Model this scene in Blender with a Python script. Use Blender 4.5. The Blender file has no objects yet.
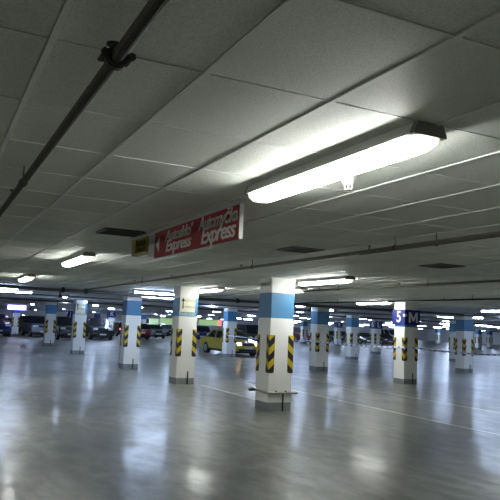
import bpy, bmesh, math, random
from mathutils import Vector, Matrix
random.seed(5)
PI = math.pi
SC = bpy.context.scene
COL = SC.collection

# ------------------------------------------------------------------ camera
CAMZ, FPX = 1.687, 653.5
YAW, PITCH, ROLL = .4528, .1149, .0439
fw = Vector((math.sin(YAW)*math.cos(PITCH), math.cos(YAW)*math.cos(PITCH), math.sin(PITCH)))
r0 = Vector((math.cos(YAW), -math.sin(YAW), 0)); u0 = r0.cross(fw)
rt = r0*math.cos(ROLL) + u0*math.sin(ROLL); up = -r0*math.sin(ROLL) + u0*math.cos(ROLL)
cam = bpy.data.objects.new('camera', bpy.data.cameras.new('camera')); COL.objects.link(cam)
cam.matrix_world = Matrix(((rt.x, up.x, -fw.x, 0), (rt.y, up.y, -fw.y, 0), (rt.z, up.z, -fw.z, CAMZ), (0, 0, 0, 1)))
cam.data.sensor_width = 36; cam.data.lens = FPX/500*36; cam.data.clip_end = 400; cam.data.clip_start = .05
SC.camera = cam

def at(px, py, z=None, depth=None):
    """measured photo point -> place in the garage, at height z above the floor"""
    d = fw + rt*((px-250)/FPX) - up*((py-250)/FPX)
    s = (z-CAMZ)/d.z if z is not None else depth
    return Vector((0, 0, CAMZ)) + d*s

H = CAMZ + 1.0           # tile ceiling height

# --------------------------------------------------------------- materials
def new_mat(name):
    m = bpy.data.materials.new(name); m.use_nodes = True
    return m, m.node_tree.nodes, m.node_tree.links, m.node_tree.nodes['Principled BSDF']

def mat(name, col, rough=.5, metal=0, noise=0, scale=8, bump=0, coat=0):
    m, N, L, b = new_mat(name)
    b.inputs['Roughness'].default_value = rough; b.inputs['Metallic'].default_value = metal
    b.inputs['Coat Weight'].default_value = coat
    if noise or bump:
        tc = N.new('ShaderNodeTexCoord'); n = N.new('ShaderNodeTexNoise'); n.inputs['Scale'].default_value = scale
        n.inputs['Detail'].default_value = 5; L.new(tc.outputs['Object'], n.inputs['Vector'])
        mx = N.new('ShaderNodeMix'); mx.data_type = 'RGBA'
        mx.inputs['A'].default_value = (*[c*(1-noise) for c in col], 1)
        mx.inputs['B'].default_value = (*[min(1, c*(1+noise)) for c in col], 1)
        L.new(n.outputs['Fac'], mx.inputs['Factor']); L.new(mx.outputs['Result'], b.inputs['Base Color'])
        if bump:
            bp = N.new('ShaderNodeBump'); bp.inputs['Strength'].default_value = bump; bp.inputs['Distance'].default_value = .004
            L.new(n.outputs['Fac'], bp.inputs['Height']); L.new(bp.outputs['Normal'], b.inputs['Normal'])
    else:
        b.inputs['Base Color'].default_value = (*col, 1)
    return m

def emit(name, col, s):
    m, N, L, b = new_mat(name)
    b.inputs['Base Color'].default_value = (.8, .8, .8, 1)
    b.inputs['Emission Color'].default_value = (*col, 1); b.inputs['Emission Strength'].default_value = s
    return m

NEAR_S, FAR_S = 35, 54
M = dict(
    white=mat('column_paint', (.80, .81, .785), .45, noise=.05, scale=3),
    blue=mat('blue_paint', (.06, .21, .39), .45, noise=.1, scale=4),
    plinth=mat('plinth_grey', (.22, .24, .25), .55, noise=.15, scale=6),
    steel=mat('galvanised_pipe', (.13, .125, .095), .5, .3, noise=.2, scale=20),
    darksteel=mat('dark_pipe', (.035, .033, .026), .75, 0, noise=.3, scale=20),
    railsteel=mat('rail_steel', (.40, .38, .34), .4, .6, noise=.2, scale=15),
    fixture=mat('fixture_housing', (.62, .63, .60), .4),
    gasket=mat('fixture_end', (.20, .20, .18), .5),
    lamp=emit('lamp_diffuser', (.985, 1, .95), NEAR_S),
    lampend=emit('lamp_cover_end', (1, .97, .80), 1.0),
    farlamp=emit('far_lamp_diffuser', (.56, .71, 1), FAR_S),
    plastic=mat('white_plastic', (.8, .8, .76), .4),
    red=mat('sign_red', (.36, .006, .014), .55),
    signwhite=mat('sign_white', (.78, .78, .76), .4),
    signframe=mat('sign_frame', (.55, .57, .58), .35, .3),
    navy=mat('sign_navy', (.012, .018, .16), .35),
    cream=mat('sign_cream', (.72, .72, .55), .45),
    black=mat('sign_black', (.012, .012, .012), .5),
    pale=mat('sign_pale_blue', (.45, .62, .66), .5),
    yellow=mat('yellow_frame', (.34, .27, .03), .45),
    green=mat('sign_green', (.20, .42, .07), .45),
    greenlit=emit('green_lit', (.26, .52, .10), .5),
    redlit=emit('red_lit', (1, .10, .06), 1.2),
    lilac=emit('lit_sign_face', (.82, .80, 1), 7.0),
    violet=emit('lit_sign_edge', (.22, .16, .9), 1.6),
    vent=mat('vent_dark', (.02, .02, .02), .6),
    ventframe=mat('vent_frame', (.10, .10, .09), .5),
    beam=mat('beam_concrete', (.46, .47, .49), .7, noise=.2, scale=2),
    tray=mat('cable_tray', (.13, .13, .125), .6, .2, noise=.2, scale=5),
    roofslab=mat('rough_slab', (.70, .72, .75), .7, noise=.15, scale=1.5),
    wall=mat('garage_wall', (.86, .87, .88), .6, noise=.06, scale=.6),
    grid=mat('ceiling_bar', (.80, .82, .79), .4, noise=.08, scale=4),
    tapew=mat('tape_white', (.80, .83, .88), .4),
    tapeb=mat('tape_blue', (.14, .22, .62), .4),
    paintline=mat('parking_line', (.37, .37, .355), .35, noise=.35, scale=6),
    yellowline=mat('yellow_line', (.62, .55, .08), .45),
    tyre=mat('tyre', (.012, .012, .013), .7), rim=mat('wheel_rim', (.35, .36, .38), .3, .8),
    glass=mat('car_glass', (.012, .016, .02), .06, coat=.5), trim=mat('car_trim', (.02, .02, .022), .5),
    head=mat('headlamp_glass', (.75, .78, .8), .1, coat=1), headlit=emit('headlamp_lit', (1, .72, .45), 7),
    tail=mat('tail_lamp', (.35, .01, .015), .2, coat=1), plate=mat('number_plate', (.7, .7, .66), .4),
)
def carpaint(name, c):
    m = mat(name, c, .28, .15, coat=.8); return m

# tile ceiling: speckled mineral-fibre tiles, each tile a touch different
GX, GY, GA, GB = .3212, 1.6053, .6002, .7661
def tile_mat():
    m, N, L, b = new_mat('ceiling_tiles')
    tc = N.new('ShaderNodeTexCoord'); mp = N.new('ShaderNodeMapping')
    mp.inputs['Location'].default_value = (-GX/GA, -GY/GB, 0); mp.inputs['Scale'].default_value = (1/GA, 1/GB, 1)
    L.new(tc.outputs['Object'], mp.inputs['Vector'])
    fl = N.new('ShaderNodeVectorMath'); fl.operation = 'FLOOR'; L.new(mp.outputs['Vector'], fl.inputs[0])
    wn = N.new('ShaderNodeTexWhiteNoise'); wn.noise_dimensions = '2D'; L.new(fl.outputs['Vector'], wn.inputs['Vector'])
    n = N.new('ShaderNodeTexNoise'); n.inputs['Scale'].default_value = 130; n.inputs['Detail'].default_value = 3
    L.new(tc.outputs['Object'], n.inputs['Vector'])
    r = N.new('ShaderNodeValToRGB'); r.color_ramp.elements[0].position = .36; r.color_ramp.elements[1].position = .56
    r.color_ramp.elements[0].color = (.66, .69, .63, 1); r.color_ramp.elements[1].color = (.83, .86, .80, 1)
    L.new(n.outputs['Fac'], r.inputs['Fac'])
    mr = N.new('ShaderNodeMapRange'); mr.inputs['To Min'].default_value = .93; mr.inputs['To Max'].default_value = 1.05
    L.new(wn.outputs['Value'], mr.inputs['Value'])
    mu = N.new('ShaderNodeVectorMath'); mu.operation = 'SCALE'
    L.new(r.outputs['Color'], mu.inputs[0]); L.new(mr.outputs['Result'], mu.inputs['Scale'])
    L.new(mu.outputs['Vector'], b.inputs['Base Color']); b.inputs['Roughness'].default_value = .55
    bp = N.new('ShaderNodeBump'); bp.inputs['Strength'].default_value = .25; bp.inputs['Distance'].default_value = .002
    L.new(n.outputs['Fac'], bp.inputs['Height']); L.new(bp.outputs['Normal'], b.inputs['Normal'])
    return m

def floor_mat():
    m, N, L, b = new_mat('polished_concrete')
    tc = N.new('ShaderNodeTexCoord')
    def noise(scale, det=5, sx=1, sy=1, rot=0):
        mp = N.new('ShaderNodeMapping'); mp.inputs['Scale'].default_value = (sx, sy, 1); mp.inputs['Rotation'].default_value = (0, 0, rot)
        L.new(tc.outputs['Object'], mp.inputs['Vector'])
        n = N.new('ShaderNodeTexNoise'); n.inputs['Scale'].default_value = scale; n.inputs['Detail'].default_value = det
        n.inputs['Roughness'].default_value = .6
        L.new(mp.outputs['Vector'], n.inputs['Vector']); return n
    big, mid = noise(.30, 3), noise(1.1, 9, 1, .5, .45)
    add = N.new('ShaderNodeMath'); add.operation = 'MULTIPLY_ADD'; add.inputs[1].default_value = .55
    L.new(mid.outputs['Fac'], add.inputs[0])
    ml = N.new('ShaderNodeMath'); ml.operation = 'MULTIPLY'; ml.inputs[1].default_value = .45
    L.new(big.outputs['Fac'], ml.inputs[0]); L.new(ml.outputs['Value'], add.inputs[2])
    r = N.new('ShaderNodeValToRGB'); e = r.color_ramp.elements
    e[0].position = .41; e[0].color = (.092, .098, .086, 1); e[1].position = .60; e[1].color = (.22, .225, .198, 1)
    L.new(add.outputs['Value'], r.inputs['Fac'])
    L.new(r.outputs['Color'], b.inputs['Base Color'])
    wear = noise(4.5, 12, 1, .45, .45)
    sm = N.new('ShaderNodeMapRange'); sm.inputs['From Min'].default_value = .40; sm.inputs['From Max'].default_value = .60
    sm.inputs['To Min'].default_value = .62; sm.inputs['To Max'].default_value = 1.18
    L.new(wear.outputs['Fac'], sm.inputs['Value'])
    vs = N.new('ShaderNodeVectorMath'); vs.operation = 'SCALE'
    L.new(r.outputs['Color'], vs.inputs[0]); L.new(sm.outputs['Result'], vs.inputs['Scale']); L.new(vs.outputs['Vector'], b.inputs['Base Color'])
    cw = N.new('ShaderNodeMapRange'); cw.inputs['From Min'].default_value = .36; cw.inputs['From Max'].default_value = .62
    cw.inputs['To Min'].default_value = .02; cw.inputs['To Max'].default_value = .22
    L.new(wear.outputs['Fac'], cw.inputs['Value']); L.new(cw.outputs['Result'], b.inputs['Coat Weight'])
    und = noise(5, 2, 1, .6, .3)
    bp = N.new('ShaderNodeBump'); bp.inputs['Strength'].default_value = .06; bp.inputs['Distance'].default_value = .004
    L.new(und.outputs['Fac'], bp.inputs['Height']); L.new(bp.outputs['Normal'], b.inputs['Coat Normal'])
    rr = N.new('ShaderNodeMapRange'); rr.inputs['From Min'].default_value = .35; rr.inputs['From Max'].default_value = .65
    rr.inputs['To Min'].default_value = .30; rr.inputs['To Max'].default_value = .46
    L.new(mid.outputs['Fac'], rr.inputs['Value']); L.new(rr.outputs['Result'], b.inputs['Roughness'])
    b.inputs['Specular IOR Level'].default_value = .30
    b.inputs['Coat Roughness'].default_value = .12; b.inputs['Coat IOR'].default_value = 1.4
    return m

def guard_mat():
    # yellow/black chevrons folded round a corner: stripes fall towards the corner edge
    m, N, L, b = new_mat('chevron_stripes')
    tc = N.new('ShaderNodeTexCoord'); sp = N.new('ShaderNodeSeparateXYZ'); L.new(tc.outputs['Object'], sp.inputs[0])
    def op(o, a, bb):
        n = N.new('ShaderNodeMath'); n.operation = o
        for i, v in enumerate((a, bb)):
            if v is None: continue
            if isinstance(v, (int, float)): n.inputs[i].default_value = v
            else: L.new(v, n.inputs[i])
        return n.outputs[0]
    s = op('ADD', op('ABSOLUTE', sp.outputs['X'], None), op('ABSOLUTE', sp.outputs['Y'], None))
    v = op('FRACT', op('ADD', op('DIVIDE', op('SUBTRACT', sp.outputs['Z'], op('MULTIPLY', s, 1.0)), .29), 10.80), None)
    g = op('GREATER_THAN', v, .5)
    mx = N.new('ShaderNodeMix'); mx.data_type = 'RGBA'
    mx.inputs['A'].default_value = (.52, .40, .02, 1); mx.inputs['B'].default_value = (.015, .015, .014, 1)
    L.new(g, mx.inputs['Factor']); L.new(mx.outputs['Result'], b.inputs['Base Color']); b.inputs['Roughness'].default_value = .45
    return m
M['tiles'], M['floor'], M['guard'] = tile_mat(), floor_mat(), guard_mat()

# ------------------------------------------------------------------ helpers
def obj(name, bm, m, parent=None, loc=(0, 0, 0), rot=(0, 0, 0), smooth=False):
    me = bpy.data.meshes.new(name)
    bmesh.ops.recalc_face_normals(bm, faces=bm.faces)
    bm.to_mesh(me); bm.free()
    for x in (m if isinstance(m, (list, tuple)) else [m]): me.materials.append(x)
    if smooth:
        for p in me.polygons: p.use_smooth = True
    o = bpy.data.objects.new(name, me); COL.objects.link(o)
    o.location = loc; o.rotation_euler = rot
    if parent: o.parent = parent
    return o
def tag(o, label, cat, group=None, kind='thing'):
    o['label'] = label; o['category'] = cat; o['kind'] = kind
    if group: o['group'] = group
    return o
def empty(name, loc, rz=0):
    o = bpy.data.objects.new(name, None); COL.objects.link(o); o.location = loc; o.rotation_euler = (0, 0, rz)
    o.empty_display_size = .2
    return o
def structure(name, bm, m, **k):
    o = obj(name, bm, m, **k); o['kind'] = 'structure'; return o
def copy_tree(o, parent=None):
    c = o.copy(); COL.objects.link(c)
    if parent: c.parent = parent
    for ch in list(o.children): copy_tree(ch, c)
    return c
def box(bm, x0, x1, y0, y1, z0, z1, mi=0, bev=0):
    v = [bm.verts.new((x, y, z)) for x in (x0, x1) for y in (y0, y1) for z in (z0, z1)]
    fs = [bm.faces.new([v[i] for i in q]) for q in ((0, 1, 3, 2), (4, 6, 7, 5), (0, 4, 5, 1), (2, 3, 7, 6), (0, 2, 6, 4), (1, 5, 7, 3))]
    for f in fs: f.material_index = mi
    if bev:
        bmesh.ops.bevel(bm, geom=list({e for f in fs for e in f.edges}), offset=bev, segments=2, affect='EDGES', profile=.5)
    return bm
def bx(*a, **k): return box(bmesh.new(), *a, **k)
def cyl(bm, p0, p1, r, n=12, r2=None, cap=True):
    p0, p1 = Vector(p0), Vector(p1); d = (p1-p0).normalized()
    a = d.orthogonal().normalized(); b = d.cross(a)
    r2 = r if r2 is None else r2
    A = [bm.verts.new(p0 + (a*math.cos(2*PI*i/n) + b*math.sin(2*PI*i/n))*r) for i in range(n)]
    B = [bm.verts.new(p1 + (a*math.cos(2*PI*i/n) + b*math.sin(2*PI*i/n))*r2) for i in range(n)]
    for i in range(n): bm.faces.new((A[i], A[(i+1) % n], B[(i+1) % n], B[i]))
    if cap: bm.faces.new(A[::-1]); bm.faces.new(B)
    return bm
def prism(bm, pts, axis, a0, a1):
    """extrude a 2-D outline along an axis (0=x, 1=y)"""
    def P(u, v, a): return (a, u, v) if axis == 0 else (u, a, v)
    A = [bm.verts.new(P(u, v, a0)) for u, v in pts]; B = [bm.verts.new(P(u, v, a1)) for u, v in pts]
    n = len(pts)
    for i in range(n): bm.faces.new((A[i], A[(i+1) % n], B[(i+1) % n], B[i]))
    bm.faces.new(A[::-1]); bm.faces.new(B)
    return bm
def loft(bm, rings, caps=True):
    R = [[bm.verts.new(p) for p in r] for r in rings]; n = len(R[0])
    for a, b in zip(R, R[1:]):
        for i in range(n): bm.faces.new((a[i], a[(i+1) % n], b[(i+1) % n], b[i]))
    if caps: bm.faces.new(R[0][::-1]); bm.faces.new(R[-1])
    return bm
def text(name, s, size, m, parent, mat4, shear=0, bold=0, depth=.003, sx=1, space=1):
    c = bpy.data.curves.new('lettering', 'FONT'); c.body = s; c.size = size; c.shear = shear; c.offset = bold
    c.extrude = depth; c.align_x = 'CENTER'; c.align_y = 'CENTER'; c.space_character = space
    t = bpy.data.objects.new('lettering', c); COL.objects.link(t)
    bpy.context.view_layer.update()
    me = bpy.data.meshes.new_from_object(t.evaluated_get(bpy.context.evaluated_depsgraph_get()))
    bpy.data.objects.remove(t); bpy.data.curves.remove(c)
    me.transform(Matrix.Diagonal((sx, 1, 1, 1))); me.transform(mat4)
    me.materials.clear(); me.materials.append(m)
    for p in me.polygons: p.material_index = 0
    o = bpy.data.objects.new(name, me); COL.objects.link(o)
    if parent: o.parent = parent
    return o
def face_mx(p):   # lettering on a face looking towards -x
    return Matrix(((0, 0, -1, p[0]), (-1, 0, 0, p[1]), (0, 1, 0, p[2]), (0, 0, 0, 1)))
def face_my(p):   # lettering on a face looking towards -y
    return Matrix(((1, 0, 0, p[0]), (0, 0, -1, p[1]), (0, 1, 0, p[2]), (0, 0, 0, 1)))

# ------------------------------------------------------------------ setting
XT, YT = 17.0, 22.1                     # where the tile ceiling stops
X0, X1, Y0, Y1 = -12, 104, -9, 118
structure('floor', bx(X0, X1, Y0, Y1, -.2, 0), M['floor'])
bm = bmesh.new()                        # each tile a slab of its own depth, a narrow reveal round it
i0, i1 = math.ceil((X0-GX)/GA), math.floor((XT-GX)/GA)
j0, j1 = math.ceil((Y0-GY)/GB), math.floor((YT-GY)/GB)
for i in range(i0-1, i1+1):
    for j in range(j0-1, j1+1):
        xa, xb = max(X0, GX+GA*i+.016), min(XT, GX+GA*(i+1)-.020)
        yc, yd = max(Y0, GY+GB*j+.006), min(YT, GY+GB*(j+1)-.010)
        dz = random.uniform(-.0012, .0012)
        box(bm, xa, xb, yc, yd, H+dz, H+.03)
box(bm, X0, XT, Y0, YT, H+.029, H+.06)
structure('ceiling', bm, M['tiles'])
bm = bmesh.new()
box(bm, X0, X1, YT, Y1, H, H+.2); box(bm, XT, X1, Y0, YT, H, H+.2)
structure('ceiling_slab', bm, M['roofslab'])
bm = bmesh.new()
for i in range(i0, i1+1):
    x = GX + GA*i; box(bm, x-.012, x+.012, Y0, YT, H-.006, H+.004)
for j in range(j0, j1+1):
    y = GY + GB*j; box(bm, X0, XT, y-.005, y+.005, H-.003, H+.004)
structure('ceiling_grid', bm, M['grid'])
structure('wall_left', bx(X0-.2, X0, Y0, Y1, 0, H), M['wall'])
structure('wall_right', bx(X1, X1+.2, Y0, Y1, 0, H), M['wall'])
structure('wall_front', bx(X0, X1, Y0-.2, Y0, 0, H), M['wall'])
structure('wall_back', bx(X0, X1, Y1, Y1+.2, 0, H), M['wall'])
# downstand beams of the open slab
for n, (a, b, c, d, z) in enumerate([(XT, XT+.30, Y0, YT, H-.07), (X0, X1, 30.7, 31.1, H-.16), (X0, X1, 39.2, 39.6, H-.16), (X0, X1, 47.9, 48.3, H-.18),
        (X0, X1, 56.1, 56.4, H-.18), (X0, X1, 64.6, 65, H-.2), (X0, X1, 75, 75.5, H-.22), (X0, X1, 92, 92.5, H-.25), (21.4, 21.8, Y0, 22, H-.13), (29.5, 29.8, Y0, 30.5, H-.14), (37.3, 37.7, Y0, 39, H-.15),
        (45.3, 45.6, Y0, 47.7, H-.15), (61, 61.4, Y0, 64, H-.2), (80, 80.4, Y0, 75, H-.25)]):
    structure('beam', bx(a, b, c, d, z, H+.01), M['beam'])
# painted lines on the floor
for n, (x, ya, yb, m) in enumerate([(9.03, 8.2, 19, 'paintline'), (11.6, 9.0, 24, 'paintline'), (6.95, 12.9, 17.0, 'paintline')]):
    structure('parking_line', bx(x-.045, x+.045, ya, yb, .0, .003), M[m])
structure('parking_line', bx(2.6, 4.6, 36.6, 36.9, 0, .003), M['yellowline'])

# ------------------------------------------------------------------ columns
CW = .548; hw = CW/2
def column_body():
    bm = bmesh.new(); c = .012
    ring = [(-hw+c, -hw), (hw-c, -hw), (hw, -hw+c), (hw, hw-c), (hw-c, hw), (-hw+c, hw), (-hw, hw-c), (-hw, -hw+c)]
    zs = [(0, 1), (.17, 0), (1.86, 2), (2.375, 0), (H, None)]
    R = [[bm.verts.new((x, y, z)) for x, y in ring] for z, _ in zs]
    for k in range(len(zs)-1):
        for i in range(8):
            f = bm.faces.new((R[k][i], R[k][(i+1) % 8], R[k+1][(i+1) % 8], R[k+1][i])); f.material_index = zs[k][1]
    bm.faces.new(R[0][::-1]); bm.faces.new(R[-1])
    return bm
def guard_bm():
    bm = bmesh.new(); t, w, h = .008, .118, .76       # L-shaped plate folded round a corner at (0,0)
    pts = [(-t, -t), (w, -t), (w, 0), (0, 0), (0, w), (-t, w)]
    A = [bm.verts.new((x, y, 0)) for x, y in pts]; B = [bm.verts.new((x, y, h)) for x, y in pts]
    for i in range(6): bm.faces.new((A[i], A[(i+1) % 6], B[(i+1) % 6], B[i]))
    bm.faces.new(A[::-1]); bm.faces.new(B); return bm
def make_column():
    t = empty('column', (0, 0, 0))
    obj('shaft', column_body(), [M['white'], M['plinth'], M['blue']], t)
    for k, (sx, sy) in enumerate(((-1, -1), (1, -1), (1, 1), (-1, 1))):
        obj('corner_guard', guard_bm(), M['guard'], t, (sx*hw, sy*hw, .755), (0, 0, k*PI/2))
    bm = bmesh.new(); cyl(bm, (.07, -hw-.02, 0), (.07, -hw-.02, .34), .017, 10); cyl(bm, (.07, -hw-.02, .34), (.07, -hw+.01, .34), .017, 10)
    obj('pipe_stub', bm, M['darksteel'], t, smooth=False)
    return t
PROTO = make_column(); used = [False]
def column(x, y, label):
    o = copy_tree(PROTO) if used[0] else PROTO
    used[0] = True; o.location = (x, y, 0)
    tag(o, label, 'column', 'square garage columns'); return o
XS, YS = (6.54, 14.42, 22.25, 30.1, 38.0), (12.06, 17.46, 22.83, 31.67, 39.85, 56.7)
C1 = column(6.54, 12.06, 'nearest white column with blue band and low steel rail round its foot')
C2 = column(6.54, 17.46, 'white column carrying the cream arrow plate over its blue band, next behind the nearest')
C3 = column(6.54, 22.83, 'white column with plain blue band between the cream arrow plate column and the K column')
C4 = column(6.54, 31.67, 'slim far column carrying the smaller faded cream arrow plate')
C5 = column(6.5, 39.6, 'far blue-banded column with a silver SUV parked at its left')
C6 = column(6.54, 56.7, 'distant column standing under the lit lilac sign box')
C7 = column(14.42, 56.7, 'distant white column with the navy K plate')
C8 = column(14.42, 31.67, 'blue-banded column standing in front of the yellow saloon')
C9 = column(14.42, 22.83, 'blue-banded column just right of the nearest one, blue tape tied across it')
C10 = column(22.25, 31.67, 'blue-banded column second to the right of the nearest one, behind the taped column')
C11 = column(38.0, 56.7, 'small distant column with violet K plate, between two blue-banded columns')
C12 = column(30.1, 39.85, 'distant column with the navy L plate')
C13 = column(14.42, 17.46, 'white column wrapped by the big navy 5 and M plates')
C14 = column(22.25, 22.83, 'blue-banded column at the right edge area, standing well behind the blue and white tape')
C15 = column(30.1, 31.67, 'blue-banded column half hidden behind the right-hand taped column')
column(22.25, 17.46, 'column beyond the right border to which the blue and white tape runs')
p = at(478.5, 349.3, 0); column(p.x, p.y, 'small far column right of the right-hand blue-banded pair')
p = at(489.5, 348.3, 0); column(p.x, p.y, 'farthest small column towards the right border')
p = at(437.5, 344.5, 0); column(p.x, p.y, 'tiny blue-banded column against the white far wall')
p = at(303.5, 343.5, 0); column(p.x, p.y, 'tiny far column seen through the gap right of the nearest column')
p = at(142.5, 335.6, 0); column(p.x, p.y, 'distant column beside the white van with red lamps')
p = at(68.3, 333.5, 0); CJ = column(p.x, p.y, 'distant column with the navy J plate')
p = at(96, 332.5, 0); CX = column(p.x, p.y, 'distant column with a blank navy plate, above the dark parked cars')
p = at(200.5, 334.5, 0); column(p.x, p.y, 'tiny far column above the blue car')

# low rail round the foot of the nearest column
t = tag(empty('guard_rail', (6.54, 12.06, 0)), 'low bent steel rail round the foot of the nearest white column', 'rail')
o = hw+.03; bm = bmesh.new()
cyl(bm, (-o, -o, .365), (o+.09, -o, .365), .025); obj('front_bar', bm, M['railsteel'], t)
bm = bmesh.new(); cyl(bm, (-o, -o, .365), (-o, o+.06, .40), .025); obj('side_bar', bm, M['railsteel'], t)
bm = bmesh.new(); cyl(bm, (-o-.16, o-.12, .38), (-o+.03, o-.12, .38), .03, r2=.02); obj('rail_end', bm, M['darksteel'], t)
for x in (.12, -.1):
    bm = bmesh.new(); cyl(bm, (x, -hw-.05, .365), (x, -hw+.01, .365), .012); cyl(bm, (x, -o, .37), (x, -o, .405), .022)
    obj('clamp', bm, M['darksteel'], t)

# ------------------------------------------------------- signs on the columns
def plate_sign(name, c, label, left=None, right=None, z0=2.0, z1=2.38, e=.06, glow=False, size=.36):
    t = tag(empty(name, (c.location.x, c.location.y, 0)), label, 'sign')
    a = hw+.012
    obj('side_plate', bx(-a-.02, -a, -a-.02, hw+e, z0, z1), M['navy'], t)
    obj('front_plate', bx(-a, hw+e, -a-.02, -a, z0, z1), M['navy'], t)
    if left: text('numeral', left, size, M['signwhite'], t, face_mx((-a-.022, .0, (z0+z1)/2)), bold=.008, sx=.95)
    if right == 'M':
        bm = bmesh.new(); a_ = -a-.026; h_, w_ = .17, .185; zc = (z0+z1)/2
        P_ = [(-w_, -h_), (-w_, h_), (-w_+.085, h_), (0, -.03), (w_-.085, h_), (w_, h_), (w_, -h_), (w_-.075, -h_), (w_-.075, h_*.35), (.025, -h_*.75), (-.025, -h_*.75), (-w_+.075, h_*.35), (-w_+.075, -h_)]
        prism(bm, [(u+.05, v+zc) for u, v in P_], 1, a_, a_+.008); bmesh.ops.triangulate(bm, faces=[f for f in bm.faces if len(f.verts) > 4])
        obj('letter', bm, M['signwhite'], t)
    elif right: text('letter', right, size, M['signwhite'], t, face_my((.02, -a-.022, (z0+z1)/2)), bold=.004, sx=1.0)
    return t
s = plate_sign('section_sign', C13, 'big navy 5 and M plates wrapped round a white column', '5', 'M', 1.93, 2.43, size=.52)
s5 = bmesh.new(); box(s5, -hw-.036, -hw-.033, -hw-.036, -hw+.05, 2.20, 2.29); box(s5, -hw-.036, -hw+.05, -hw-.036, -hw-.033, 2.20, 2.29)
obj('white_patch', s5, M['signwhite'], s)  # white patch folded round the corner between the two plates
plate_sign('section_sign', C12, 'small navy plates reading 6 and L on a distant column', '6', 'L', 1.86, 2.42, .1, size=.58)
plate_sign('section_sign', C11, 'small navy plate with white K, low on a far column between two blue-banded ones', None, 'K', 1.86, 2.42, .1, size=.58)
plate_sign('section_sign', C7, 'navy plate reading K above the dark parked cars', None, 'K', 1.86, 2.42, .05, size=.58)
plate_sign('section_sign', CJ, 'navy plate reading J above the dark parked cars', None, 'J', 1.75, 2.4, .05, size=.62)
plate_sign('section_sign', CX, 'blank navy plate on a distant column above the dark cars', None, None, 1.75, 2.25, .05)

def arrow_plate(c, label, faint=False):
    x, y = c.location.x, c.location.y
    t = tag(empty('direction_sign', (x, y, 0)), label, 'sign')
    yy = -hw-.014
    obj('plate', bx(-hw+.005, hw-.09, yy-.006, yy+.012, 1.98 if not faint else 1.8, 2.40), M['cream'], t)
    bm = bmesh.new(); box(bm, -.195, -.165, yy-.010, yy-.006, 2.07, 2.31)
    prism(bm, [(-.235, 2.28), (-.125, 2.28), (-.18, 2.37)], 1, yy-.010, yy-.006)
    obj('arrow', bm, M['black'], t)
    lm = M['plinth']
    text('lettering', 'OTHER', .105, lm, t, face_my((.035, yy-.007, 2.29)), depth=.002)
    text('lettering', 'PARKING', .095, lm, t, face_my((.025, yy-.007, 2.12)), depth=.002)
    if faint: text('lettering', 'PARKING', .10, lm, t, face_my((.0, yy-.007, 1.87)), depth=.002)
    else: text('lettering', 'PARKING', .125, M['pale'], t, face_my((-.03, yy+.010, 1.915)), depth=.003, bold=.004, sx=.95)
    return t
arrow_plate(C2, 'cream plate with up arrow and two lines of lettering on the second nearest column')
arrow_plate(C4, 'smaller faded cream plate with up arrow on a far column', True)

t = tag(empty('lit_sign', (C6.location.x, C6.location.y, 0)), 'glowing lilac-white sign box round the top of a distant column', 'sign')
obj('sign_box', bx(-.75, .75, -hw-.22, -hw-.02, 2.10, 2.52, bev=.01), M['violet'], t)
for a, b in ((-.68, -.32), (-.27, .22), (.30, .62)):
    obj('lit_face', bx(a, b, -hw-.235, -hw-.215, 2.18, 2.46), M['lilac'], t)

# green boards far down the aisle
def board(px0, px1, py0, py1, d, m, label, endm=None, name='hanging_sign'):
    a, b = at(px0, py0, depth=d), at(px1, py1, depth=d); c = (a+b)/2
    w = (px1-px0)/FPX*d; h = (py1-py0)/FPX*d
    t = tag(empty(name, (c.x, c.y, 0), -YAW), label, 'sign')
    obj('panel', bx(-w/2, w/2, -.05, .05, c.z-h/2, c.z+h/2, bev=.01), m, t)
    if endm: obj('end_panel', bx(w/2-.12*w, w/2+.02, -.06, .06, c.z-h/2, c.z+h/2), endm, t)
    for s in (-1, 1):
        bm = bmesh.new(); cyl(bm, (s*w*.4, 0, c.z+h/2-.01), (s*w*.4, 0, H), .02, 6); obj('hanger', bm, M['tray'], t)
    return t
board(199, 221, 319.8, 325.5, 44, M['greenlit'], 'long green board with red end hanging above the blue car', M['redlit'])
board(160, 180, 318.5, 324.5, 64, M['greenlit'], 'dark green board hanging above the two grey parked cars')
board(149, 158.5, 318.5, 324.5, 64, M['greenlit'], 'short yellow-green board just left of the dark green one')

# ------------------------------------------------------------ hanging red sign
sx = 2.18; zt = CAMZ+.962; zb = CAMZ+.685; ya, yb = 4.67, 6.85
t = tag(empty('hanging_sign', (sx, 5.76, 0)), 'red sign with white lettering hanging under the ceiling by the large lamp', 'sign')
def T(a): a.location = Vector(a.location) - Vector((sx, 5.76, 0)); return a
T(obj('top_rail', bx(sx-.02, sx+.02, ya-.02, yb+.92, zt, H, bev=.003), M['signframe'], t))
T(obj('red_panel', bx(sx-.012, sx+.012, ya, yb, zb, zt), M['red'], t))
T(obj('end_trim', bx(sx-.016, sx+.016, ya-.012, ya, zb-.005, zt), M['signwhite'], t))
T(obj('white_panel', bx(sx-.010, sx+.010, yb+.004, yb+.22, zb+.03, zt), M['signframe'], t))
bm = bmesh.new(); prism(bm, [(yb-.06, (zt+zb)/2), (yb-.17, zt-.06), (yb-.17, zb+.05)], 0, sx-.016, sx-.011)
T(obj('arrow', bm, M['signwhite'], t))
fx = sx-.014
for s, y, z, size, cw in (("Autosklo'", 6.11, CAMZ+.880, .150, 1.5), ('Express', 6.10, CAMZ+.772, .165, 1.58),
                          ('Automyčka', 5.13, CAMZ+.890, .165, 1.2), ('Express', 5.115, CAMZ+.772, .205, 1.30)):
    T(text('lettering', s, size, M['signwhite'], t, face_mx((fx, y, z)), shear=.22, bold=.003, depth=.002, sx=cw, space=.88))
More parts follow.
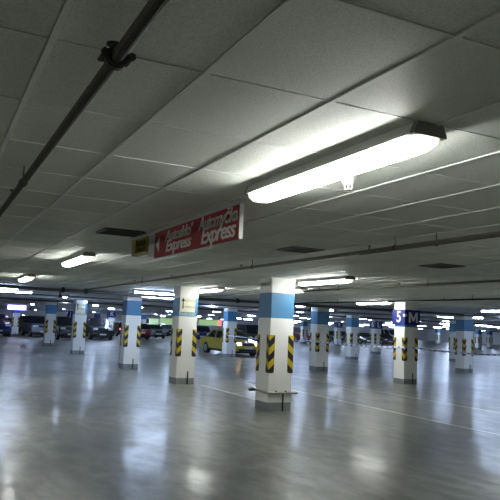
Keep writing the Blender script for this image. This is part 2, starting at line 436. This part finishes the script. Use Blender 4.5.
# yellow framed box beside it
t = tag(empty('framed_box', (sx, 7.40, 0)), 'small yellow-framed box with dark slots at the far end of the red sign', 'box')
z0, z1 = CAMZ+.765, CAMZ+.957
def T2(a): a.location = Vector(a.location) - Vector((sx, 7.40, 0)); return a
bm = bmesh.new(); box(bm, sx-.02, sx+.05, 7.10, 7.125, z0, z1); box(bm, sx-.02, sx+.05, 7.56, 7.70, z0, z1)
box(bm, sx-.02, sx+.05, 7.125, 7.56, z1-.012, z1); box(bm, sx-.02, sx+.05, 7.125, 7.56, z0, z0+.025)
T2(obj('frame', bm, M['yellow'], t))
T2(obj('back_panel', bx(sx+.01, sx+.04, 7.12, 7.57, z0+.01, z1-.01), M['black'], t))
for k in range(3):
    y = 7.235+.11*k; T2(obj('slot_bar', bx(sx-.008, sx+.012, y-.005, y+.005, z0+.02, z1-.015), M['yellow'], t))
T2(obj('cross_bar', bx(sx-.006, sx+.012, 7.12, 7.57, (z0+z1)/2-.006, (z0+z1)/2+.006), M['yellow'], t))

# ---------------------------------------------------------------- ceiling lamps
def lamp_parts(length, m):
    """batten light along local y, hung from local z=0 down"""
    hl = length/2; near = m is M['lamp']
    t = empty('ceiling_lamp', (0, 0, 0))
    bm = bmesh.new()
    prism(bm, [(-.080, 0), (-.102, -.052), (-.102, -.064), (.102, -.064), (.102, -.052), (.080, 0)], 1, -hl+.03, hl-.03)
    obj('housing', bm, M['fixture'], t)
    def plan(w, a, z, r):        # outline with rounded ends, seen from below
        pts = []
        for cx, cy, a0 in ((w-r, a-r, 0), (-w+r, a-r, PI/2), (-w+r, -a+r, PI), (w-r, -a+r, 1.5*PI)):
            for k in range(4):
                th = a0+k*PI/6; pts.append((cx+r*math.cos(th), cy+r*math.sin(th), z))
        return pts
    bm = bmesh.new()
    loft(bm, [plan(.084, hl-.075, -.064, .012), plan(.079, hl-.075, -.090, .012), plan(.058, hl-.078, -.113, .012), plan(.035, hl-.09, -.117, .012)])
    obj('diffuser', bm, m, t)
    for s in (-1, 1):            # clear rounded ends of the cover and the plain end of the housing
        bm = bmesh.new(); W = []
        for w, a, z in ((.084, hl-.004, -.064), (.079, hl-.010, -.090), (.057, hl-.028, -.113), (.045, hl-.052, -.117)):
            pts = [(-w, s*(hl-.076), z), (w, s*(hl-.076), z)]
            for k in range(5):
                th = k*PI/8; pts.append((w-.045+.045*math.cos(th), s*(a-.045+.045*math.sin(th)), z))
            for k in range(5):
                th = PI/2+k*PI/8; pts.append((-w+.045+.045*math.cos(th), s*(a-.045+.045*math.sin(th)), z))
            W.append(pts)
        loft(bm, W); obj('cover_end', bm, M['lampend'] if near else M['fixture'], t)
        bm = bmesh.new(); prism(bm, [(-.076, 0), (-.10, -.05), (-.10, -.064), (.10, -.064), (.10, -.05), (.076, 0)], 1, min(s*(hl-.03), s*hl), max(s*(hl-.03), s*hl))
        obj('end_plate', bm, M['gasket'], t)
    return t
LP = lamp_parts(1.85, M['lamp']); lp_used = [False]
def near_lamp(x, y, label, group='ceiling lamps under the tile ceiling', rz=0, z=H):
    o = copy_tree(LP) if lp_used[0] else LP
    lp_used[0] = True; o.location = (x, y, z); o.rotation_euler = (0, 0, rz)
    return tag(o, label, 'lamp', group)
near_lamp(2.08, 3.285, 'large bright strip lamp on the tile ceiling beside the red sign')
near_lamp(2.13, 10.85, 'strip lamp on the tile ceiling beyond the left end of the red sign')
near_lamp(2.18, 17.35, 'small strip lamp further along, left of the one beyond the red sign')
near_lamp(7.05, 11.05, 'strip lamp running right from the top of the nearest column')
near_lamp(7.05, 17.05, 'strip lamp just right of the column with the cream arrow plate')
near_lamp(13.4, 17.9, 'strip lamp left of the column with the 5 and M plates')
near_lamp(8.35, 14.9, 'lamp peeping out low at the right of the nearest column top')
for x, y in ((7.05, 4.6), (2.12, -3.6), (-3.2, 3.2), (-3.2, 11), (-3.2, 18), (12.6, 10.6), (7.05, -2.5)):
    near_lamp(x, y, 'ceiling lamp of the rows that run on outside the picture', 'ceiling lamps outside the picture')

FP = {}
def far_lamp(px, py, w, label, along='y', z=H-.1, dmax=78, group='strip lamps under the far slab'):
    p = at(px, py, z)
    d = (p-Vector((0, 0, CAMZ))).dot(fw)
    if d > dmax or d < 0: p = at(px, py, depth=dmax); d = dmax
    L = w/FPX*d/(.44 if along == 'y' else .9)
    L = min(max(L, .8), 4.2) if along == 'y' else L
    L = round(L*2.5)/2.5
    if L not in FP: FP[L] = lamp_parts(L, M['farlamp']); o = FP[L]
    else: o = copy_tree(FP[L])
    o.location = (p.x, p.y, min(p.z+.09, H)); o.rotation_euler = (0, 0, 0 if along == 'y' else PI/2)
    if o.location.z < H-.03:
        bm = bmesh.new(); 
        for s in (-1, 1): cyl(bm, (0, s*L*.3, 0), (0, s*L*.3, H-o.location.z), .02, 6)
        obj('suspension_rod', bm, M['tray'], o)
    return tag(o, label, 'lamp', group)
for px, py, w, lab, al in [
    (8, 288, 18, 'upper of two long tubes at the left border', 'x'), (12, 291.8, 36, 'lower of two long tubes at the left border', 'x'),
    (156, 293.5, 40, 'upper long tube between the two blue-banded left columns', 'x'), (156, 297.3, 40, 'lower long tube between the two blue-banded left columns', 'x'),
    (5, 306.5, 5, 'small lamp at the left border, left of the lit sign box', 'y'), (33, 304.3, 9, 'far lamp right of the lit sign box', 'y'),
    (36, 310, 4, 'tiny lamp below and right of the lit sign box', 'y'), (64.5, 302, 9, 'lamp left of the column with faded arrow plate, upper', 'y'),
    (64.5, 309, 5, 'lamp left of the column with faded arrow plate, lower', 'y'), (66, 297, 7, 'topmost dim lamp left of the column with faded arrow plate', 'y'),
    (92.5, 299.5, 12, 'lamp right of the column with faded arrow plate, upper', 'y'), (98, 307, 22, 'thin long tube right of the faded arrow plate', 'x'),
    (94.5, 312, 5, 'tiny lamp above the blank navy plate', 'y'), (112, 308.6, 11, 'lamp above the K plate at left', 'y'),
    (118, 312, 4, 'tiny lamp right of the K plate at left', 'y'),
    (141.5, 307.5, 7, 'upper lamp at the right edge of the left blue-banded column', 'y'), (141.5, 312.5, 7, 'middle lamp at the right edge of the left blue-banded column', 'y'),
    (155, 314, 5, 'tiny lamp above the yellow-green board', 'y'), (163.5, 316, 6, 'tiny lamp above the dark green board, left', 'y'),
    (170, 314, 4, 'tiny lamp above the dark green board, right', 'y'), (141.5, 316, 6, 'lowest lamp at the right edge of the left blue-banded column', 'y'),
    (208, 306, 17, 'lamp right of the cream arrow plate, largest of the cluster', 'y'), (217.5, 312, 10, 'lamp touching the left of the column before the yellow car', 'y'),
    (219, 316.3, 9, 'lower lamp left of the column before the yellow car', 'y'), (200, 316.5, 6, 'lamp above the left end of the green board', 'y'),
    (210, 318.8, 6, 'tiny lamp touching the top of the green board', 'y'), (239, 318.5, 6, 'tiny lamp right of the column before the yellow car', 'y'),
    (256, 311.7, 12, 'upper lamp left of the nearest column', 'y'), (250, 316, 11, 'middle lamp left of the nearest column', 'y'),
    (249, 319.5, 9, 'lower lamp left of the nearest column', 'y'),
    (301.5, 306, 7, 'highest lamp in the gap right of the nearest column', 'y'), (304, 312, 13, 'wide lamp in the gap right of the nearest column', 'y'),
    (306, 318.2, 9, 'lamp low in the gap right of the nearest column', 'y'), (298.5, 321.5, 7, 'lowest lamp in the gap right of the nearest column', 'y'),
    (336.5, 316.3, 15, 'lamp right of the taped blue-banded column', 'y'), (331, 323, 5, 'tiny lamp left of the violet K plate', 'y'),
    (343.5, 322.3, 6, 'tiny lamp right of the violet K plate', 'y'), (363, 319, 6, 'lamp left of the L plate, upper', 'y'),
    (364.5, 325, 8, 'lamp left of the L plate, lower', 'y'), (389.5, 325.2, 15, 'lamp between the L plate and the 5 plate', 'y'),
    (421, 326, 7, 'lamp right of the M plate', 'y'), (420, 321, 4, 'tiny lamp right of the M plate, upper', 'y'),
    (438, 327.5, 6, 'small lamp left of the right-hand blue-banded columns', 'y'), (479, 318, 7, 'lamp touching the right side of the right-hand column', 'y'),
    (477, 321.5, 5, 'lower lamp touching the right side of the right-hand column', 'y'), (494, 311.3, 15, 'uppermost lamp at the right border', 'y'),
    (492, 316.8, 20, 'second lamp at the right border', 'y'), (484, 325.4, 10, 'low lamp towards the right border', 'y'), (496, 327, 11, 'lowest lamp at the right border', 'y')]:
    far_lamp(px, py, w, lab, al)

# made-up lamp grid added to brighten the far bays, one lamp to a bay
FL = lamp_parts(1.6, M['farlamp']); fl_used = False
for i in range(-1, 13):
    for j in range(11):
        x, y = 10.4+7.85*i + (.4 if j % 2 else 0), 28.3+8.4*j
        d = Vector((x, y, H-CAMZ)); px = 250 + FPX*d.dot(rt)/d.dot(fw)
        if x > 100 or not -25 < px < 525: continue
        if any(q.name.startswith('ceiling_lamp') and (q.location-Vector((x, y, H))).length < 2.4 for q in COL.objects): continue
        o = copy_tree(FL) if fl_used else FL
        fl_used = True; o.location = (x, y, H)
        tag(o, 'strip lamp added to brighten the far parking bays', 'lamp', 'added strip lamps of the far bays')
for i in range(2, 8):  # more added fill lamps, set diagonally out of view past the right border
    o = copy_tree(FL); o.location = (13.2+4.6*i, 13.8+2.5*i, H)
    tag(o, 'strip lamp added to brighten the far parking bays', 'lamp', 'added strip lamps of the far bays')

# ---------------------------------------------------------------- detector, vents
t = tag(empty('smoke_detector', (2.37, 3.46, H)), 'small white cone-shaped detector under the ceiling beside the large lamp', 'detector')
bm = bmesh.new(); cyl(bm, (0, 0, 0), (0, 0, -.03), .055, 20); obj('base', bm, M['plastic'], t)
bm = bmesh.new(); cyl(bm, (0, 0, -.03), (0, 0, -.075), .048, 20, .032); obj('body', bm, M['plastic'], t)
for k in range(6):
    a = k*PI/3; bm = bmesh.new(); c, s = math.cos(a), math.sin(a)
    cyl(bm, (c*.026, s*.026, -.075), (c*.022, s*.022, -.098), .005, 6); obj('cage_rib', bm, M['plastic'], t)
bm = bmesh.new(); cyl(bm, (0, 0, -.098), (0, 0, -.104), .028, 16); obj('cap', bm, M['plastic'], t)

def vent(x, y, w, l, label):
    t = tag(empty('ceiling_vent', (x, y, H)), label, 'vent', 'dark ceiling vents')
    bm = bmesh.new()
    for a in ((-w/2, w/2, -l/2, -l/2+.03), (-w/2, w/2, l/2-.03, l/2), (-w/2, -w/2+.03, -l/2+.03, l/2-.03), (w/2-.03, w/2, -l/2+.03, l/2-.03)):
        box(bm, *a, -.02, .0)
    obj('frame', bm, M['ventframe'], t)
    obj('core', bx(-w/2+.02, w/2-.02, -l/2+.02, l/2-.02, -.012, -.002), M['vent'], t)
    bm = bmesh.new(); n = int(l/.06)
    for k in range(1, n):
        y_ = -l/2+k*l/n; box(bm, -w/2+.02, w/2-.02, y_-.006, y_+.006, -.019, -.01)
    obj('slats', bm, M['ventframe'], t)
vent(1.90, 7.30, .46, .46, 'dark ceiling vent left of the yellow-framed box')
vent(4.22, 7.2, .46, .46, 'dark ceiling vent above the nearest column')
vent(6.72, 7.35, .46, .46, 'dark ceiling vent at the right, above the M plate')

# ---------------------------------------------------------------- pipes
PZ = CAMZ + .885
def sprinkler(t, y, z0=0):
    bm = bmesh.new(); cyl(bm, (0, y, .015), (0, y, .055), .008, 8); cyl(bm, (0, y, .055), (0, y, .062), .02, 10)
    obj('sprinkler_head', bm, M['darksteel'], t)
def hanger(t, y, r):
    bm = bmesh.new(); cyl(bm, (0, y-.012, 0), (0, y+.012, 0), r+.008, 12); cyl(bm, (0, y, r), (0, y, H-PZ), .006, 6)
    obj('hanger', bm, M['darksteel'], t)
def pipe(x, ya, yb, r, label, m, heads=(), hangers=(), z=PZ):
    t = tag(empty('sprinkler_pipe', (x, 0, z)), label, 'pipe')
    bm = bmesh.new(); cyl(bm, (0, ya, 0), (0, yb, 0), r, 14); obj('pipe_run', bm, m, t, smooth=False)
    for y in heads: sprinkler(t, y)
    for y in hangers: hanger(t, y, r)
    return t
p0 = pipe(.500, -4, 21.8, .022, 'dark sprinkler pipe crossing the upper left ceiling corner', M['darksteel'], (5.2, 8.3, 11.3), (4.55, 7.6, 10.6))
# coupling with bolts and an upright head
bm = bmesh.new(); cyl(bm, (0, 2.115, 0), (0, 2.165, 0), .034, 16); cyl(bm, (0, 2.125, 0), (0, 2.155, 0), .039, 16); obj('coupling', bm, M['darksteel'], p0)
for s in (-1, 1):
    bm = bmesh.new(); box(bm, s*.034-.012, s*.034+.012, 2.11, 2.17, -.010, .012); cyl(bm, (s*.046, 2.10, 0), (s*.046, 2.18, 0), .008, 8)
    cyl(bm, (s*.046, 2.095, 0), (s*.046, 2.108, 0), .014, 6); obj('bolt_lug', bm, M['darksteel'], p0)
bm = bmesh.new(); cyl(bm, (0, 2.18, .01), (0, 2.18, .062), .010, 10); cyl(bm, (0, 2.18, .062), (0, 2.18, .068), .026, 14)
cyl(bm, (0, 2.18, .038), (0, 2.18, .046), .015, 8); obj('sprinkler_head', bm, M['darksteel'], p0)
pipe(4.38, -4, 21.8, .021, 'sprinkler pipe running from the right border above the nearest column', M['steel'], (5.95, 9.3, 12.6, 15.2), (5.5, 8.9, 14.6))
p1b = pipe(4.50, 2.5, 6.3, .009, 'thin conduit beside the sprinkler pipe at the right border', M['steel'], (), (5.0,))
pipe(8.17, -4, 21.8, .021, 'sprinkler pipe passing behind the nearest column towards the right border', M['steel'], (10.1, 13.0, 16.3, 19.4), (9.3, 12.2))
pipe(12.15, -4, 21.8, .022, 'dark sprinkler pipe next to the column with the 5 and M plates', M['darksteel'], (13.2, 16.5, 19.5), (12.2, 18.2))
def xpipe(y, xa, xb, r, z, label, brackets=()):
    t = tag(empty('hanging_pipe', (0, y, z)), label, 'pipe')
    bm = bmesh.new(); cyl(bm, (xa, 0, 0), (xb, 0, 0), r, 14); obj('pipe_run', bm, M['tray'], t, smooth=False)
    for x in brackets:
        bm = bmesh.new(); cyl(bm, (x-.05, 0, 0), (x+.05, 0, 0), r+.025, 12); box(bm, x-.03, x+.03, -.02, .02, 0, H-z-.012); obj('bracket', bm, M['vent'], t)
xpipe(22.05, -6, 26, .055, CAMZ+.885, 'dark main pipe crossing the whole picture behind the tile ceiling', (3.95, 4.7, 8.6, 10.3, 12.7))
xpipe(26.2, -6, 26, .03, CAMZ+.82, 'second dark main pipe behind the first, just above the far columns', (4.6, 9.4, 16))
xpipe(34.2, -6, 40, .05, CAMZ+.80, 'far pipe hanging beyond the second main pipe')

# ---------------------------------------------------------------- barrier tape
def tape(pts, label, h=.05):
    bm = bmesh.new(); k = 0
    for (a, b, sag) in pts:
        a, b = Vector(a), Vector(b); n = max(4, int((b-a).length/.10)); prev = None
        side = Vector((-(b-a).y, (b-a).x, 0)).normalized()*.0015
        for i in range(n+1):
            f = i/n; p = a.lerp(b, f); p.z -= sag*4*f*(1-f)
            cur = [bm.verts.new(p+side+Vector((0, 0, h/2))), bm.verts.new(p+side-Vector((0, 0, h/2))), bm.verts.new(p-side-Vector((0, 0, h/2))), bm.verts.new(p-side+Vector((0, 0, h/2)))]
            if prev:
                for q in range(4):
                    fc = bm.faces.new((prev[q], prev[(q+1) % 4], cur[(q+1) % 4], cur[q])); fc.material_index = 1 if k % 3 == 0 else 0
                k += 1
            prev = cur
    return tag(obj('barrier_tape', bm, [M['tapew'], M['tapeb']]), label, 'tape')
xe = 14.42-hw-.012
tape([((xe, 31.3, 1.12), (xe, 23.1, 1.18), .06), ((xe, 23.1, 1.18), (xe, 17.1, 1.20), .05)], 'blue and white tape strung from the yellow car to the 5 M column')
tape([((14.42-hw-.012, 17.46-hw-.012, 1.20), (14.42+hw, 17.46-hw-.012, 1.18), 0), ((14.42+hw, 17.46-hw-.012, 1.18), (22.25, 17.46-hw-.012, 1.22), .17)], 'blue and white tape sagging from the 5 M column to the right border')

# ---------------------------------------------------------------- cars
def car(px, py, heading, paint, label, kind='saloon', lit=False, name='car', pos=None, cat='car', glow_tail=False):
    L, W, HT, belt, hood = {'saloon': (4.4, 1.72, 1.40, .92, .80), 'hatch': (3.9, 1.68, 1.45, .95, .85), 'suv': (4.5, 1.82, 1.74, 1.10, 1.02),
                      'van': (4.9, 1.9, 2.05, 1.20, 1.12)}[kind]
    p = pos or at(px, py, 0)
    t = tag(empty(name, (p.x, p.y, 0), heading), label, cat)
    hl = L/2; ax = (-hl+.82, hl-.85); wr = .31 if kind != 'suv' else .36
    # side outline with wheel arches
    pr = []
    z0 = .22 if kind != 'suv' else .28
    pr += [(-hl+.08, z0+.06)]
    for c in ax:
        a = wr+.06
        for k in range(9):
            th = PI - k*PI/8; pr.append((c+a*math.cos(th), max(z0, wr+a*math.sin(th)) if k in (0, 8) else wr+a*math.sin(th)))
    pr += [(hl-.08, z0+.05), (hl, .42), (hl-.02, .62), (hl-.12, hood-.06), (hl-.45, hood), (hl-1.25, belt+.01)]
    if kind in ('saloon',): pr += [(-hl+.75, belt+.03), (-hl+.10, belt-.01), (-hl, belt-.2), (-hl+.02, .45)]
    else: pr += [(-hl+.25, belt+.02), (-hl+.05, belt-.03), (-hl, belt-.3), (-hl+.02, .45)]
    bm = bmesh.new()
    cz = .6; rings = []
    for y, s, dz in ((-W/2+.015, .965, -.05), (-W/2, .985, -.02), (-W/2+.10, 1, 0), (W/2-.10, 1, 0), (W/2, .985, -.02), (W/2-.015, .965, -.05)):
        rings.append([(x*s, y if abs(y) < W/2 else y, z+(dz if z > .7 else 0)) for x, z in pr])
    loft(bm, rings); bmesh.ops.triangulate(bm, faces=[f for f in bm.faces if len(f.verts) > 4])
    obj('body', bm, paint, t)
    # greenhouse
    if kind == 'saloon': xb0, xb1, xt0, xt1 = -hl+.62, hl-1.15, -hl+1.25, hl-1.95
    elif kind == 'hatch': xb0, xb1, xt0, xt1 = -hl+.12, hl-1.05, -hl+.55, hl-1.80
    elif kind == 'van': xb0, xb1, xt0, xt1 = -hl+.06, hl-.95, -hl+.12, hl-1.65
    else: xb0, xb1, xt0, xt1 = -hl+.12, hl-1.2, -hl+.38, hl-1.95
    wb, wt = W/2-.04, W/2-.22
    zr = HT-.05
    bm = bmesh.new()
    loft(bm, [[(xb0, -wb, belt), (xb1, -wb, belt), (xb1+.1, 0, belt-.01), (xb1, wb, belt), (xb0, wb, belt)],
              [(xt0, -wt, zr), (xt1, -wt, zr), (xt1+.06, 0, zr), (xt1, wt, zr), (xt0, wt, zr)]])
    obj('windows', bm, M['glass'], t)
    bm = bmesh.new()
    e = .025
    loft(bm, [[(xt0-.06, -wt-e, zr-.03), (xt1+.05, -wt-e, zr-.03), (xt1+.10, 0, zr-.03), (xt1+.05, wt+e, zr-.03), (xt0-.06, wt+e, zr-.03)],
              [(xt0-.02, -wt, zr+.02), (xt1+.0, -wt, zr+.02), (xt1+.05, 0, zr+.025), (xt1, wt, zr+.02), (xt0-.02, wt, zr+.02)],
              [(xt0+.15, -wt+.14, zr+.05), (xt1-.15, -wt+.14, zr+.05), (xt1-.1, 0, zr+.055), (xt1-.15, wt-.14, zr+.05), (xt0+.15, wt-.14, zr+.05)]])
    obj('roof', bm, paint, t)
    def pil(f0, f1, w):
        for s in (-1, 1):
            bm = bmesh.new(); A = (xb0+(xb1-xb0)*f0, s*(wb+.004), belt-.01); B = (xt0+(xt1-xt0)*f1, s*(wt+.012), zr)
            loft(bm, [[(A[0]-w, A[1]-s*.03, A[2]), (A[0]+w, A[1]-s*.03, A[2]), (A[0]+w, A[1]+s*.006, A[2]), (A[0]-w, A[1]+s*.006, A[2])],
                      [(B[0]-w, B[1]-s*.03, B[2]), (B[0]+w, B[1]-s*.03, B[2]), (B[0]+w, B[1]+s*.006, B[2]), (B[0]-w, B[1]+s*.006, B[2])]])
            obj('pillar', bm, paint, t)
    pil(.985, .985, .035); pil(.50, .48, .04); pil(.04, .04, .07)
    if kind in ('suv', 'van', 'hatch'): pil(.22, .22, .05)
    # wheels
    for c in ax:
        for s in (-1, 1):
            bm = bmesh.new(); y0, y1 = s*(W/2-.19), s*(W/2-.005)
            cyl(bm, (c, y0, wr), (c, y1, wr), wr, 20); w = obj('wheel', bm, M['tyre'], t)
            bm = bmesh.new(); cyl(bm, (c, y1-s*.01, wr), (c, y1+s*.012, wr), wr*.66, 16)
            for q in range(5):
                a = q*2*PI/5; cyl(bm, (c, y1+s*.012, wr), (c+math.cos(a)*wr*.6, y1+s*.016, wr+math.sin(a)*wr*.6), .03, 6)
            obj('rim', bm, M['rim'], w)
    obj('underside', bx(-hl+.2, hl-.2, -W/2+.22, W/2-.22, .17, .5), M['trim'], t)
    # front and rear
    for s in (-1, 1):
        y = s*(W/2-.30)
        obj('headlight', bx(hl-.16, hl-.012, y-(.12 if lit else .19), y+(.12 if lit else .19), hood-.22, hood-.07, bev=.02), M['headlit'] if lit else M['head'], t)
        obj('tail_light', bx(-hl-.008, -hl+.12, y-.16, y+.20 if s > 0 else y+.16, belt-.30, belt-.12, bev=.02), M['redlit'] if glow_tail else M['tail'], t)
        obj('mirror', bx(xb1-.38, xb1-.22, s*(wb+.02)-.02+s*.08, s*(wb+.02)+.02+s*.12, belt+.01, belt+.14, bev=.015), paint, t)
        obj('door_handle', bx(-.05+.1, .13, s*(W/2-.008)-.012, s*(W/2-.008)+.012, belt-.14, belt-.11), M['trim'], t)
    obj('grille', bx(hl-.10, hl-.004, -.36, .36, hood-.23, hood-.09, bev=.01), M['trim'], t)
    obj('air_intake', bx(hl-.10, hl+.006, -.55, .55, .28, .38, bev=.01), M['trim'], t)
    obj('front_bumper', bx(hl-.25, hl+.035, -W/2+.10, W/2-.10, .40, .52, bev=.03), paint, t)
    obj('rear_bumper', bx(-hl-.035, -hl+.25, -W/2+.10, W/2-.10, .38, .54, bev=.03), M['trim'] if kind in ('suv', 'van') else paint, t)
    obj('number_plate', bx(hl+.030, hl+.042, -.26, .26, .40, .51), M['plate'], t)
    obj('number_plate', bx(-hl-.048, -hl-.03, -.26, .26, .55, .66), M['plate'], t)
    obj('wiper', bx(xb1-.02, xb1+.06, -.5, .45, belt+.005, belt+.03), M['trim'], t)
    return t
PT = dict(gold=carpaint('paint_gold', (.54, .45, .06)), navy=carpaint('paint_navy', (.012, .02, .11)), blue=carpaint('paint_blue', (.02, .05, .40)),
          black=carpaint('paint_black', (.012, .013, .017)), grey=carpaint('paint_grey', (.20, .22, .26)), silver=carpaint('paint_silver', (.38, .40, .43)),
          white=carpaint('paint_white', (.75, .76, .78)), maroon=carpaint('paint_maroon', (.13, .012, .018)), slate=carpaint('paint_slate', (.05, .055, .075)))
S, Nn, E_, Ww = -PI/2, PI/2, 0, PI
car(0, 0, S+.06, PT['gold'], 'yellow saloon with lit headlights behind a blue-banded column', lit=True, pos=Vector((15.75, 34.5, 0)))
car(201, 341, S-.3, PT['blue'], 'blue hatchback under the left end of the green board', 'hatch')
car(152.5, 338, S, PT['grey'], 'grey hatchback, left of the two parked below the green boards', 'hatch')
car(165, 336.5, S, PT['slate'], 'dark slate saloon, right of the two parked below the green boards')
car(187, 338.6, S, PT['black'], 'black hatchback partly behind the column with the cream arrow plate', 'hatch')
car(135.5, 338.8, Nn, PT['maroon'], 'dark red car at the right edge of the left blue-banded column', 'hatch')
car(145, 332.8, Nn, PT['white'], 'white van with red lamps above the dark red car', 'van', glow_tail=True, cat='van', name='van')
car(121, 336.0, Nn, PT['black'], 'black car with a red tail lamp right of the K plate column', 'hatch', glow_tail=True)
car(96, 339.2, S, PT['black'], 'black off-roader left of the K plate column', 'suv')
car(65, 339.4, S, PT['black'], 'black off-roader between the two left far columns', 'suv')
car(36.5, 336.3, S+.08, PT['grey'], 'silver SUV nosing out left of a far blue-banded column', 'suv')
car(29, 332.5, S, PT['black'], 'black off-roader right of the lit sign column', 'suv')
car(-4, 335.5, S, PT['navy'], 'navy car at the left border', 'suv')
car(6, 331.5, S, PT['white'], 'white car squeezed between the navy car and the lit sign column', 'hatch')
car(251, 347.8, S, PT['black'], 'black off-roader standing behind the roof of the yellow saloon', 'suv')
car(296, 341.5, S, PT['maroon'], 'dark maroon car in the gap right of the nearest column', 'suv')
car(329.5, 342.0, S, PT['black'], 'small black car right of the taped blue-banded column', 'hatch')
car(346, 341.9, S, PT['slate'], 'small dark car behind the second blue-banded column to the right', 'hatch')
car(363, 344.0, S-.3, PT['black'], 'black saloon left of the L plate column')
car(384, 344.6, S-.3, PT['black'], 'black car before the white van, right of the L plate column')
car(389, 342.8, E_, PT['white'], 'white van between the L plate column and the 5 plate column', 'van', cat='van', name='van')

# ------------------------------------------------------------------ world, colour
w = bpy.data.worlds.new('world'); SC.world = w; w.use_nodes = True
w.node_tree.nodes['Background'].inputs[0].default_value = (.5, .55, .6, 1); w.node_tree.nodes['Background'].inputs[1].default_value = .0
SC.view_settings.view_transform = 'Standard'; SC.view_settings.look = 'None'; SC.view_settings.gamma = 1
SC.view_settings.use_curve_mapping = False; SC.view_settings.exposure = 0.50
SC.cycles.max_bounces = 8; SC.cycles.diffuse_bounces = 5; SC.cycles.glossy_bounces = 4
SC.cycles.use_denoising = True; SC.cycles.sample_clamp_indirect = 8; SC.cycles.use_light_tree = True
SC.cycles.caustics_reflective = False
